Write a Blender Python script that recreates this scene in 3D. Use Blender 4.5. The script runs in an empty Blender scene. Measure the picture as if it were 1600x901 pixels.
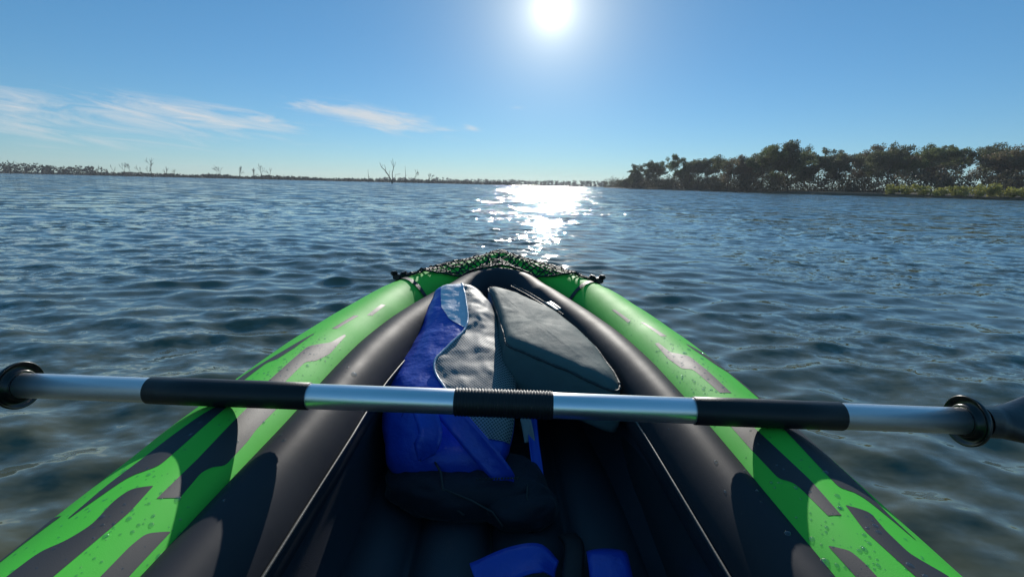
import bpy, bmesh, math, random
import numpy as np
from mathutils import Vector, noise as mnoise

scene = bpy.context.scene
COL = scene.collection
R = math.radians

# ------------------------------------------------------------------ camera, sky, sun, exposure
cam_data = bpy.data.cameras.new("camera")
cam = bpy.data.objects.new("camera", cam_data)
COL.objects.link(cam)
cam_data.sensor_width = 36.0
cam_data.lens = 16.2
cam_data.clip_start = 0.02
cam_data.clip_end = 12000
EYE = 0.555
from mathutils import Matrix
cam.matrix_world = (Matrix.Translation((0, 0, EYE)) @ Matrix.Rotation(math.pi / 2 - R(12.7), 4, 'X')
                    @ Matrix.Rotation(R(1.36), 4, 'Z'))
scene.camera = cam

SUN_EL, SUN_AZ = R(18.57), R(3.77)          # azimuth clockwise from +Y
SUN_DIR = Vector((math.sin(SUN_AZ) * math.cos(SUN_EL), math.cos(SUN_AZ) * math.cos(SUN_EL), math.sin(SUN_EL)))

world = bpy.data.worlds.new("World")
scene.world = world
world.use_nodes = True
wt = world.node_tree
wt.nodes.clear()


def wnode(kind, **kw):
    n = wt.nodes.new(kind)
    for k, v in kw.items():
        setattr(n, k, v)
    return n


def wmath(op, a, b=None, c=None, clamp=False):
    n = wnode("ShaderNodeMath", operation=op, use_clamp=clamp)
    for i, v in enumerate((a, b, c)):
        if v is None:
            continue
        if isinstance(v, (int, float)):
            n.inputs[i].default_value = v
        else:
            wt.links.new(v, n.inputs[i])
    return n.outputs[0]


def wmix(fac, a, b, blend='MIX'):
    n = wnode("ShaderNodeMix", data_type='RGBA', blend_type=blend)
    for s, v in ((n.inputs[0], fac), (n.inputs[6], a), (n.inputs[7], b)):
        if isinstance(v, (int, float)):
            s.default_value = v
        elif isinstance(v, tuple):
            s.default_value = v
        else:
            wt.links.new(v, s)
    return n.outputs[2]


w_out = wnode("ShaderNodeOutputWorld")
w_bg = wnode("ShaderNodeBackground")
w_bg.inputs[1].default_value = 0.1
wt.links.new(w_bg.outputs[0], w_out.inputs[0])
sky = wnode("ShaderNodeTexSky", sky_type='NISHITA', sun_disc=False)
sky.sun_elevation = SUN_EL
sky.sun_rotation = SUN_AZ
sky.air_density = 1.0
sky.dust_density = 0.0
sky.ozone_density = 4.0
sky.altitude = 200
w_tc = wnode("ShaderNodeTexCoord")
w_dir = wnode("ShaderNodeVectorMath", operation='NORMALIZE')
wt.links.new(w_tc.outputs['Generated'], w_dir.inputs[0])
w_dot = wnode("ShaderNodeVectorMath", operation='DOT_PRODUCT')
wt.links.new(w_dir.outputs[0], w_dot.inputs[0])
w_dot.inputs[1].default_value = SUN_DIR
ang = wmath('DEGREES' if False else 'ARCCOSINE', wmath('MINIMUM', w_dot.outputs['Value'], 0.999999))   # radians from the sun
w_sep = wnode("ShaderNodeSeparateXYZ")
wt.links.new(w_dir.outputs[0], w_sep.inputs[0])
az = wmath('MULTIPLY', wmath('ARCTAN2', w_sep.outputs[0], w_sep.outputs[1]), 180 / math.pi)
el = wmath('MULTIPLY', wmath('ARCSINE', w_sep.outputs[2]), 180 / math.pi)

# sky colour: the physical sky, a little more saturated as the phone renders it
w_hsv = wnode("ShaderNodeHueSaturation")
w_hsv.inputs['Saturation'].default_value = 1.0
w_hsv.inputs['Value'].default_value = 1.0
wt.links.new(sky.outputs[0], w_hsv.inputs['Color'])
sky_col = wmix(1.0, w_hsv.outputs[0], (0.35, 0.41, 0.455, 1), 'MULTIPLY')
# even blue glow added to the whole sky to lift the ambient light
sky_col = wmix(1.0, sky_col, (0.05, 0.53, 0.95, 1), 'ADD')

# thin cirrus, laid out by azimuth and elevation
w_cmb = wnode("ShaderNodeCombineXYZ")
tilt = 0.10
wt.links.new(wmath('MULTIPLY', az, 0.085), w_cmb.inputs[0])
wt.links.new(wmath('ADD', wmath('MULTIPLY', el, 0.62), wmath('MULTIPLY', az, tilt * 0.62)), w_cmb.inputs[1])
w_n1 = wnode("ShaderNodeTexNoise")
w_n1.inputs['Scale'].default_value = 1.5
w_n1.inputs['Detail'].default_value = 9
w_n1.inputs['Roughness'].default_value = 0.66
w_n1.inputs['Distortion'].default_value = 1.1
wt.links.new(w_cmb.outputs[0], w_n1.inputs['Vector'])


def blob(a0, e0, sa, se, slope, amp, sharp=1.0):
    da = wmath('DIVIDE', wmath('SUBTRACT', az, a0), sa)
    de = wmath('DIVIDE', wmath('SUBTRACT', wmath('SUBTRACT', el, e0), wmath('MULTIPLY', wmath('SUBTRACT', az, a0), slope)), se)
    d2 = wmath('ADD', wmath('MULTIPLY', da, da), wmath('MULTIPLY', de, de))
    return wmath('MULTIPLY', wmath('POWER', 2.718, wmath('MULTIPLY', d2, -sharp)), amp)


blobs = [(-52, 4.4, 24, 2.6, 0.0, 0.72), (-33, 6.0, 10, 1.0, -0.03, 0.75), (-27.2, 5.6, 2.8, 0.7, -0.28, 0.4),
         (-20.5, 7.5, 5.0, 0.6, -0.10, 0.8), (-15.0, 6.8, 5.6, 1.1, -0.12, 1.25),
         (-5.2, 6.35, 1.1, 0.42, -0.25, 0.6), (-0.9, 8.7, 1.5, 0.25, 0.0, 0.5), (-12.0, 8.5, 0.8, 0.2, 0, 0.4),
         (-8.7, 6.0, 1.5, 0.16, 0.0, 0.4), (-95, 7, 25, 2.5, 0.0, 0.5), (120, 8, 40, 2.5, 0, 0.45), (190, 9, 30, 3, 0, 0.45)]
cov = None
for b_ in blobs:
    v = blob(*b_)
    cov = v if cov is None else wmath('ADD', cov, v)
cl = wmath('MULTIPLY', wmath('SUBTRACT', wmath('ADD', wmath('MULTIPLY', w_n1.outputs[0], 1.9), wmath('MULTIPLY', cov, 0.55)), 1.12), 1.6, clamp=True)
cl = wmath('MULTIPLY', wmath('MULTIPLY', cl, wmath('MINIMUM', wmath('MULTIPLY', cov, 1.8), 1.0)), 0.78)
sky_col = wmix(cl, sky_col, (4.4, 4.45, 4.45, 1))

# aureole: the sun's disc and the bright air round it
def expo(k):
    return wmath('POWER', 2.718281828, wmath('MULTIPLY', ang, -k))


g1 = wnode("ShaderNodeVectorMath", operation='SCALE'); g1.inputs[0].default_value = (1.0, 0.96, 0.88)
wt.links.new(wmath('ADD', wmath('MULTIPLY', expo(19.0), 3.6), wmath('MULTIPLY', expo(62.0), 10.0)), g1.inputs['Scale'])
g2 = wnode("ShaderNodeVectorMath", operation='ADD')
wt.links.new(sky_col, g2.inputs[0]); wt.links.new(g1.outputs[0], g2.inputs[1])
g3 = wnode("ShaderNodeVectorMath", operation='SCALE'); g3.inputs[0].default_value = (1.0, 0.85, 0.42)
wt.links.new(wmath('MULTIPLY', expo(9.0), 3.2), g3.inputs['Scale'])
g4 = wnode("ShaderNodeVectorMath", operation='ADD')
wt.links.new(g2.outputs[0], g4.inputs[0]); wt.links.new(g3.outputs[0], g4.inputs[1])
wt.links.new(g4.outputs[0], w_bg.inputs[0])

sun_data = bpy.data.lights.new("sun", 'SUN')
sun_data.energy = 3.0
sun_data.angle = R(0.53)
sun_data.color = (1.0, 0.95, 0.87)
sun = bpy.data.objects.new("sun", sun_data)
COL.objects.link(sun)
sun.rotation_euler = SUN_DIR.to_track_quat('Z', 'Y').to_euler()

vs = scene.view_settings
vs.view_transform = 'Standard'
vs.look = 'None'
vs.exposure = 0.7
vs.gamma = 1.0
vs.use_curve_mapping = False
scene.render.engine = 'CYCLES'
scene.cycles.use_denoising = True
scene.cycles.max_bounces = 8
scene.cycles.sample_clamp_indirect = 6.0
scene.cycles.sample_clamp_direct = 0.0
scene.cycles.caustics_reflective = False
scene.cycles.caustics_refractive = False

# ------------------------------------------------------------------ helpers
rng = random.Random(11)


def tag(o, label=None, cat=None, group=None, kind=None):
    if label: o["label"] = label
    if cat: o["category"] = cat
    if group: o["group"] = group
    if kind: o["kind"] = kind
    return o


def empty(name, loc=(0, 0, 0), rz=0.0):
    o = bpy.data.objects.new(name, None)
    o.empty_display_size = 0.1
    o.location = loc
    o.rotation_euler = (0, 0, rz)
    COL.objects.link(o)
    return o


def mesh_obj(name, verts, faces, mat, parent=None, smooth=True, uvs=None, midx=None):
    me = bpy.data.meshes.new(name)
    me.from_pydata([tuple(v) for v in verts], [], faces)
    for m in (mat if isinstance(mat, (list, tuple)) else [mat]):
        me.materials.append(m)
    if smooth:
        me.polygons.foreach_set("use_smooth", [True] * len(me.polygons))
    if midx is not None:
        me.polygons.foreach_set("material_index", midx)
    if uvs is not None:
        l = me.uv_layers.new(name="UVMap")
        idx = np.empty(len(me.loops), dtype=np.int32)
        me.loops.foreach_get("vertex_index", idx)
        l.data.foreach_set("uv", np.asarray(uvs, dtype=np.float32)[idx].ravel())
    me.update()
    o = bpy.data.objects.new(name, me)
    COL.objects.link(o)
    if parent is not None:
        o.parent = parent
    return o


class MB:
    """collects shapes for one mesh"""
    def __init__(self):
        self.v, self.f = [], []

    def add(self, v, f):
        n = len(self.v)
        self.v += [tuple(p) for p in v]
        self.f += [tuple(i + n for i in q) for q in f]

    def tube(self, pts, rad, seg=8, cap=True):
        pts = [Vector(p) for p in pts]
        rads = rad if isinstance(rad, (list, tuple)) else [rad] * len(pts)
        v, f = [], []
        up = Vector((0.13, 0.21, 0.97))
        prev = None
        for i, p in enumerate(pts):
            t = (pts[min(i + 1, len(pts) - 1)] - pts[max(i - 1, 0)])
            if t.length < 1e-9: t = Vector((0, 0, 1))
            t.normalize()
            if prev is None:
                a = t.cross(up)
                if a.length < 1e-3: a = t.cross(Vector((1, 0, 0)))
            else:
                a = prev - t * prev.dot(t)
                if a.length < 1e-6: a = t.cross(up)
            a.normalize(); prev = a
            b = t.cross(a)
            for k in range(seg):
                w = 2 * math.pi * k / seg
                v.append(p + (a * math.cos(w) + b * math.sin(w)) * rads[i])
        for i in range(len(pts) - 1):
            for k in range(seg):
                k2 = (k + 1) % seg
                f.append((i * seg + k, i * seg + k2, (i + 1) * seg + k2, (i + 1) * seg + k))
        if cap:
            f.append(tuple(range(seg))[::-1])
            f.append(tuple((len(pts) - 1) * seg + k for k in range(seg)))
        self.add(v, f)

    def lathe(self, o, axis, prof, seg=32):
        """prof: list of (t along axis, radius)"""
        o = Vector(o); ax = Vector(axis).normalized()
        a = ax.cross(Vector((0, 0, 1)));
        if a.length < 1e-3: a = ax.cross(Vector((1, 0, 0)))
        a.normalize(); b = ax.cross(a)
        v, f = [], []
        for (t, r_) in prof:
            for k in range(seg):
                w = 2 * math.pi * k / seg
                v.append(o + ax * t + (a * math.cos(w) + b * math.sin(w)) * r_)
        for i in range(len(prof) - 1):
            for k in range(seg):
                k2 = (k + 1) % seg
                f.append((i * seg + k, i * seg + k2, (i + 1) * seg + k2, (i + 1) * seg + k))
        f.append(tuple(range(seg))[::-1]); f.append(tuple((len(prof) - 1) * seg + k for k in range(seg)))
        self.add(v, f)

    def build(self, name, mat, parent=None, smooth=True):
        return mesh_obj(name, self.v, self.f, mat, parent, smooth)


_SC = {}


def smooth(xk, yk, x):
    if isinstance(x, (int, float)):             # scalar fast path
        key = (id(xk), id(yk))
        c = _SC.get(key)
        if c is None or c[0] is not xk or c[1] is not yk:
            c = _SC[key] = (xk, yk, [float(q) for q in np.gradient(np.array(yk, float), np.array(xk, float))])
        m = c[2]; i = 0; n = len(xk) - 2
        while i < n and x > xk[i + 1]: i += 1
        h = xk[i + 1] - xk[i]; t = min(1.0, max(0.0, (x - xk[i]) / h)); t2 = t * t; t3 = t2 * t
        return (2*t3-3*t2+1)*yk[i]+(t3-2*t2+t)*h*m[i]+(-2*t3+3*t2)*yk[i+1]+(t3-t2)*h*m[i+1]
    xk = np.array(xk, float); yk = np.array(yk, float); m = np.gradient(yk, xk)
    x = np.asarray(x, float)
    i = np.clip(np.searchsorted(xk, x) - 1, 0, len(xk) - 2); h = xk[i + 1] - xk[i]; t = np.clip((x - xk[i]) / h, 0, 1)
    return (2*t**3-3*t**2+1)*yk[i]+(t**3-2*t**2+t)*h*m[i]+(-2*t**3+3*t**2)*yk[i+1]+(t**3-t**2)*h*m[i+1]


def grid_faces(n, m, close=False):
    f = []
    mm = m if close else m - 1
    for i in range(n - 1):
        for j in range(mm):
            j2 = (j + 1) % m
            f.append((i * m + j, i * m + j2, (i + 1) * m + j2, (i + 1) * m + j))
    return f


# ------------------------------------------------------------------ materials
def new_mat(name):
    m = bpy.data.materials.new(name)
    m.use_nodes = True
    nt = m.node_tree
    return m, nt, nt.nodes["Principled BSDF"]


def nn(nt, kind, **kw):
    n = nt.nodes.new(kind)
    for k, v in kw.items():
        setattr(n, k, v)
    return n


def surf(name, col, rough=0.5, spec=0.5, var=0.15, vscale=6.0, bump=None, metal=0.0, rvar=0.1, sheen=0.0, bump2=None, tint=None):
    """principled with slight colour / gloss variation and bump=(scale, distance) in object space"""
    m, nt, p = new_mat(name)
    tc = nn(nt, "ShaderNodeTexCoord")
    nz = nn(nt, "ShaderNodeTexNoise")
    nz.inputs['Scale'].default_value = vscale
    nz.inputs['Detail'].default_value = 5
    nt.links.new(tc.outputs['Object'], nz.inputs['Vector'])
    mix = nn(nt, "ShaderNodeMix", data_type='RGBA')
    nt.links.new(nz.outputs[0], mix.inputs[0])
    mix.inputs[6].default_value = (*[c * (1 - var) for c in col], 1)
    mix.inputs[7].default_value = (*([c * (1 + var) for c in col] if tint is None else tint), 1)
    nt.links.new(mix.outputs[2], p.inputs['Base Color'])
    mr = nn(nt, "ShaderNodeMapRange")
    mr.inputs[3].default_value = max(0.02, rough - rvar); mr.inputs[4].default_value = rough + rvar
    nt.links.new(nz.outputs[0], mr.inputs[0])
    nt.links.new(mr.outputs[0], p.inputs['Roughness'])
    p.inputs['Specular IOR Level'].default_value = spec
    p.inputs['Metallic'].default_value = metal
    p.inputs['Sheen Weight'].default_value = sheen
    last = None
    for bp in (bump, bump2):
        if not bp: continue
        n2 = nn(nt, "ShaderNodeTexNoise")
        n2.inputs['Scale'].default_value = bp[0]
        n2.inputs['Detail'].default_value = 3
        nt.links.new(tc.outputs['Object'], n2.inputs['Vector'])
        b = nn(nt, "ShaderNodeBump")
        b.inputs['Strength'].default_value = 1.0
        b.inputs['Distance'].default_value = bp[1]
        nt.links.new(n2.outputs[0], b.inputs['Height'])
        if last is not None:
            nt.links.new(last, b.inputs['Normal'])
        last = b.outputs[0]
    if last is not None:
        nt.links.new(last, p.inputs['Normal'])
    return m


M = {}
M['green'] = surf("green_vinyl", (0.085, 0.60, 0.058), 0.62, 0.15, 0.06, 9, (1500, 0.00012), bump2=(9, 0.0006))
M['print'] = surf("grey_print", (0.042, 0.043, 0.047), 0.56, 0.28, 0.12, 12, (1500, 0.0001), bump2=(9, 0.0006))
M['hull'] = surf("hull_grey", (0.03, 0.033, 0.036), 0.35, 0.5, 0.2, 8, (500, 0.0003))
M['black_vinyl'] = surf("black_vinyl", (0.036, 0.037, 0.043), 0.57, 0.10, 0.2, 10, (1500, 0.0001), bump2=(11, 0.001))
M['welt'] = surf("welt", (0.10, 0.095, 0.085), 0.45, 0.4, 0.3, 25, (300, 0.0002))
M['floor'] = surf("floor_vinyl", (0.045, 0.048, 0.058), 0.5, 0.35, 0.3, 8, (700, 0.0003))
M['net'] = surf("net_cord", (0.012, 0.012, 0.013), 0.55, 0.4, 0.3, 80, (900, 0.0005))
M['clip'] = surf("black_plastic", (0.010, 0.010, 0.011), 0.3, 0.5, 0.2, 40, (60, 0.0006))
M['alu'] = surf("aluminium", (0.9, 0.9, 0.92), 0.36, 0.5, 0.05, 20, (500, 0.00006), metal=1.0, rvar=0.05)
M['foam'] = surf("grip_sleeve", (0.010, 0.010, 0.011), 0.45, 0.4, 0.2, 40, (700, 0.0002))
M['blade'] = surf("blade_plastic", (0.012, 0.013, 0.016), 0.33, 0.5, 0.2, 20, (250, 0.0002))
M['blue'] = surf("blue_vinyl", (0.016, 0.07, 0.50), 0.34, 0.5, 0.12, 14, (55, 0.0022), bump2=(700, 0.0001))
M['blue_web'] = surf("blue_webbing", (0.010, 0.035, 0.33), 0.5, 0.4, 0.15, 30, (420, 0.0006))
M['grey_fab'] = surf("grey_green_fabric", (0.10, 0.14, 0.132), 0.7, 0.12, 0.12, 18, (620, 0.0005), bump2=(16, 0.003), sheen=0.0)
M['piping'] = surf("grey_piping", (0.035, 0.045, 0.046), 0.6, 0.35, 0.2, 60, (300, 0.001))
M['black_fab'] = surf("black_fabric", (0.014, 0.016, 0.024), 0.65, 0.3, 0.2, 20, (420, 0.0006), bump2=(22, 0.003), sheen=0.1)
M['cord_grey'] = surf("grey_cord", (0.06, 0.06, 0.055), 0.6, 0.3, 0.3, 60, (400, 0.0006))
M['pale'] = surf("pale_grey_plastic", (0.25, 0.26, 0.26), 0.45, 0.4, 0.15, 30, (200, 0.0002))
M['binding_and_glare'] = surf("binding_and_glare", (0.66, 0.67, 0.74), 0.36, 0.5, 0.2, 30, (55, 0.0022))  # pale binding, and the sunlit glare put into the bag's colour
M['tag'] = surf("grey_label", (0.3, 0.3, 0.29), 0.6, 0.3, 0.15, 30)
M['drop'], nt_, p_ = new_mat("water_drop")
_o = nt_.nodes["Material Output"]
_t = nn(nt_, "ShaderNodeBsdfTransparent"); _t.inputs[0].default_value = (0.86, 0.88, 0.88, 1)
_g = nn(nt_, "ShaderNodeBsdfGlossy"); _g.inputs['Roughness'].default_value = 0.04
_l = nn(nt_, "ShaderNodeLayerWeight"); _l.inputs[0].default_value = 0.12
_m = nn(nt_, "ShaderNodeMixShader")
_p = nn(nt_, "ShaderNodeMath", operation='MULTIPLY_ADD'); _p.inputs[1].default_value = 0.45; _p.inputs[2].default_value = 0.08
nt_.links.new(_l.outputs['Facing'], _p.inputs[0]); nt_.links.new(_p.outputs[0], _m.inputs[0]); nt_.links.new(_t.outputs[0], _m.inputs[1]); nt_.links.new(_g.outputs[0], _m.inputs[2])
nt_.links.new(_m.outputs[0], _o.inputs[0])


def mesh_fabric():
    m, nt, p = new_mat("white_mesh")
    uv = nn(nt, "ShaderNodeUVMap"); uv.uv_map = "UVMap"
    sep = nn(nt, "ShaderNodeSeparateXYZ")
    nt.links.new(uv.outputs[0], sep.inputs[0])

    def mt(op, a, b=None):
        n = nn(nt, "ShaderNodeMath", operation=op)
        for i, v in enumerate((a, b)):
            if v is None: continue
            if isinstance(v, (int, float)): n.inputs[i].default_value = v
            else: nt.links.new(v, n.inputs[i])
        return n.outputs[0]
    s1 = mt('ABSOLUTE', mt('SINE', mt('MULTIPLY', mt('ADD', sep.outputs[0], sep.outputs[1]), math.pi / 0.0054)))
    s2 = mt('ABSOLUTE', mt('SINE', mt('MULTIPLY', mt('SUBTRACT', sep.outputs[0], sep.outputs[1]), math.pi / 0.0054)))
    thr = mt('LESS_THAN', mt('MINIMUM', s1, s2), 0.42)
    mix = nn(nt, "ShaderNodeMix", data_type='RGBA')
    nt.links.new(thr, mix.inputs[0])
    mix.inputs[6].default_value = (0.05, 0.055, 0.055, 1)
    mix.inputs[7].default_value = (0.36, 0.37, 0.36, 1)
    nt.links.new(mix.outputs[2], p.inputs['Base Color'])
    p.inputs['Roughness'].default_value = 0.55
    b = nn(nt, "ShaderNodeBump"); b.inputs['Distance'].default_value = 0.0008
    nt.links.new(thr, b.inputs['Height']); nt.links.new(b.outputs[0], p.inputs['Normal'])
    return m


M['mesh'] = mesh_fabric()


def leaf_mat(name, c1, c2, trans=0.5):
    m, nt, p = new_mat(name)
    out = nt.nodes["Material Output"]
    g = nn(nt, "ShaderNodeNewGeometry")
    mix = nn(nt, "ShaderNodeMix", data_type='RGBA')
    nt.links.new(g.outputs['Random Per Island'], mix.inputs[0])
    mix.inputs[6].default_value = (*c1, 1); mix.inputs[7].default_value = (*c2, 1)
    nt.links.new(mix.outputs[2], p.inputs['Base Color'])
    p.inputs['Roughness'].default_value = 0.6
    p.inputs['Specular IOR Level'].default_value = 0.25
    tr = nn(nt, "ShaderNodeBsdfTranslucent")
    nt.links.new(mix.outputs[2], tr.inputs[0])
    ms = nn(nt, "ShaderNodeMixShader"); ms.inputs[0].default_value = trans
    nt.links.new(p.outputs[0], ms.inputs[1]); nt.links.new(tr.outputs[0], ms.inputs[2])
    nt.links.new(ms.outputs[0], out.inputs[0])
    return m


M['leaf_green'] = leaf_mat("leaf_green", (0.075, 0.105, 0.034), (0.14, 0.165, 0.055))
M['leaf_dark'] = leaf_mat("leaf_dark", (0.070, 0.085, 0.040), (0.130, 0.138, 0.062))
M['leaf_brown'] = leaf_mat("leaf_brown", (0.10, 0.085, 0.046), (0.16, 0.125, 0.068))
M['leaf_yellow'] = leaf_mat("leaf_yellow", (0.20, 0.22, 0.045), (0.34, 0.32, 0.08))
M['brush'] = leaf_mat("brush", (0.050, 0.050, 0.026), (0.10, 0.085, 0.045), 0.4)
M['far_leaf'] = leaf_mat("far_leaf", (0.035, 0.045, 0.030), (0.060, 0.066, 0.042), 0.2)
M['bark'] = surf("bark", (0.055, 0.046, 0.038), 0.85, 0.2, 0.35, 3, (9, 0.03))
M['dead_bark'] = surf("dead_bark", (0.075, 0.068, 0.060), 0.85, 0.2, 0.3, 3, (9, 0.03))
M['earth'] = surf("earth", (0.060, 0.048, 0.032), 0.9, 0.2, 0.4, 0.4, (1.5, 0.2), tint=(0.06, 0.06, 0.025))


def water_mat():
    m, nt, p = new_mat("lake_water")
    g = nn(nt, "ShaderNodeNewGeometry")
    p.inputs['IOR'].default_value = 1.65
    p.inputs['Specular IOR Level'].default_value = 0.5
    sx = nn(nt, "ShaderNodeVectorMath", operation='MULTIPLY')
    sx.inputs[1].default_value = (1, 1, 0)
    nt.links.new(g.outputs['Position'], sx.inputs[0])
    ln = nn(nt, "ShaderNodeVectorMath", operation='LENGTH')
    nt.links.new(sx.outputs[0], ln.inputs[0])
    # murky olive body, patchy
    nz = nn(nt, "ShaderNodeTexNoise"); nz.inputs['Scale'].default_value = 0.7; nz.inputs['Detail'].default_value = 4
    nt.links.new(sx.outputs[0], nz.inputs['Vector'])
    mix = nn(nt, "ShaderNodeMix", data_type='RGBA')
    nt.links.new(nz.outputs[0], mix.inputs[0])
    mix.inputs[6].default_value = (0.064, 0.068, 0.032, 1); mix.inputs[7].default_value = (0.108, 0.102, 0.044, 1)
    nt.links.new(mix.outputs[2], p.inputs['Base Color'])
    p.inputs['Roughness'].default_value = 0.045

    def slopes(scale, stretch, strength, rot, lo, hi, lo2, hi2, detail=2.0):
        mp = nn(nt, "ShaderNodeMapping")
        mp.inputs['Rotation'].default_value = (0, 0, rot)
        mp.inputs['Scale'].default_value = (scale * stretch, scale, 1)
        nt.links.new(sx.outputs[0], mp.inputs['Vector'])
        n = nn(nt, "ShaderNodeTexNoise", noise_dimensions='2D')
        n.inputs['Scale'].default_value = 1.0
        n.inputs['Detail'].default_value = detail
        n.inputs['Roughness'].default_value = 0.55
        nt.links.new(mp.outputs[0], n.inputs['Vector'])
        s = nn(nt, "ShaderNodeVectorMath", operation='SUBTRACT'); s.inputs[1].default_value = (0.5, 0.5, 0.5)
        nt.links.new(n.outputs['Color'], s.inputs[0])
        q = nn(nt, "ShaderNodeVectorMath", operation='MULTIPLY'); q.inputs[1].default_value = (strength * 1.35, strength, 0)
        nt.links.new(s.outputs[0], q.inputs[0])
        mr = nn(nt, "ShaderNodeMapRange", interpolation_type='SMOOTHSTEP')
        mr.inputs[1].default_value = lo; mr.inputs[2].default_value = hi
        nt.links.new(ln.outputs['Value'], mr.inputs[0])
        mo = nn(nt, "ShaderNodeMapRange", interpolation_type='SMOOTHSTEP')
        mo.inputs[1].default_value = lo2; mo.inputs[2].default_value = hi2; mo.inputs[3].default_value = 1.0; mo.inputs[4].default_value = 0.0
        nt.links.new(ln.outputs['Value'], mo.inputs[0])
        mm_ = nn(nt, "ShaderNodeMath", operation='MULTIPLY')
        nt.links.new(mr.outputs[0], mm_.inputs[0]); nt.links.new(mo.outputs[0], mm_.inputs[1])
        w = nn(nt, "ShaderNodeVectorMath", operation='SCALE')
        nt.links.new(q.outputs[0], w.inputs[0]); nt.links.new(mm_.outputs[0], w.inputs['Scale'])
        return w.outputs[0]
    acc = g.outputs['Normal']
    # wind-driven waves lean: beyond the modelled waves their steeper faces are the ones seen
    mrb = nn(nt, "ShaderNodeMapRange", interpolation_type='SMOOTHSTEP')
    mrb.inputs[1].default_value = 2.0; mrb.inputs[2].default_value = 22.0
    nt.links.new(ln.outputs['Value'], mrb.inputs[0])
    bias = nn(nt, "ShaderNodeVectorMath", operation='SCALE'); bias.inputs[0].default_value = (0.0, -0.115, 0.0)
    nt.links.new(mrb.outputs[0], bias.inputs['Scale'])
    adb = nn(nt, "ShaderNodeVectorMath", operation='ADD')
    nt.links.new(acc, adb.inputs[0]); nt.links.new(bias.outputs[0], adb.inputs[1])
    acc = adb.outputs[0]
    pn = nn(nt, "ShaderNodeTexNoise", noise_dimensions='2D'); pn.inputs['Scale'].default_value = 0.55; pn.inputs['Detail'].default_value = 3
    nt.links.new(sx.outputs[0], pn.inputs['Vector'])
    pm = nn(nt, "ShaderNodeMapRange"); pm.inputs[1].default_value = 0.35; pm.inputs[2].default_value = 0.65; pm.inputs[3].default_value = 0.3; pm.inputs[4].default_value = 1.7
    nt.links.new(pn.outputs[0], pm.inputs[0])
    for args in ((30.0, 0.5, 0.26, 0.15, 0.0, 0.1, 6.0, 16.0), (10.0, 0.45, 0.50, -0.2, 1.2, 6.0, 10.0, 25.0), (2.6, 0.36, 0.85, 0.1, 4.0, 14.0, 40.0, 100.0),
                 (0.8, 0.36, 0.85, -0.1, 18.0, 60.0, 150.0, 400.0), (0.22, 0.36, 0.85, 0.06, 100.0, 300.0, 5000.0, 9000.0)):
        ad = nn(nt, "ShaderNodeVectorMath", operation='ADD')
        gsc = nn(nt, "ShaderNodeVectorMath", operation='SCALE')
        nt.links.new(slopes(*args), gsc.inputs[0])
        if args[0] > 5: nt.links.new(pm.outputs[0], gsc.inputs['Scale'])
        else: gsc.inputs['Scale'].default_value = 1.0
        nt.links.new(acc, ad.inputs[0]); nt.links.new(gsc.outputs[0], ad.inputs[1])
        acc = ad.outputs[0]
    nrm = nn(nt, "ShaderNodeVectorMath", operation='NORMALIZE')
    nt.links.new(acc, nrm.inputs[0])
    nt.links.new(nrm.outputs[0], p.inputs['Normal'])
    return m


M['water'] = water_mat()

# ------------------------------------------------------------------ kayak form (used by water too)
YAW = R(1.35)
KOX = -0.008
YK = [-1.30, -1.22, -1.05, -0.85, -.6, 0, .25, .5, .75, 1.0, 1.2, 1.35, 1.45, 1.53]
XO = [0.0, .06, .17, .25, .29, .297, .304, .314, .31, .287, .244, .157, .065, 0.0]
AO = [.05, .07, .09, .1, .1, .1, .1, .1, .1, .1, .095, .085, .07, .05]
BO = [.08, .11, .14, .16, .165, .165, .165, .165, .165, .165, .155, .135, .11, .08]
TO = [.34, .335, .32, .305, .30, .30, .30, .30, .30, .30, .305, .315, .325, .335]
ZO = [t - b for t, b in zip(TO, BO)]
YI = [-.95, -.6, 0, .25, .5, .75, .95, 1.1, 1.2, 1.28, 1.34]
XI = [.17, .225, .246, .242, .238, .231, .204, .160, .118, .066, .0]
TI = [.28, .28, .28, .28, .28, .28, .28, .286, .295, .305, .315]
AI, BI = .05, .06


def ai(y):
    """half width of the cockpit tube: slimmer beside the paddler"""
    t = min(1.0, max(0.0, (y - .5) / .55))
    return .040 + (AI - .040) * t * t * (3 - 2 * t)


def lean_x(y):
    """the cockpit ring sits a little to starboard of the hull's middle line"""
    return .011 * min(1.0, max(0.0, (1.05 - y) / .5))


def k_local(x, y):
    c, s = math.cos(-YAW), math.sin(-YAW)
    x = x - KOX
    return c * x - s * y, s * x + c * y


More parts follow.
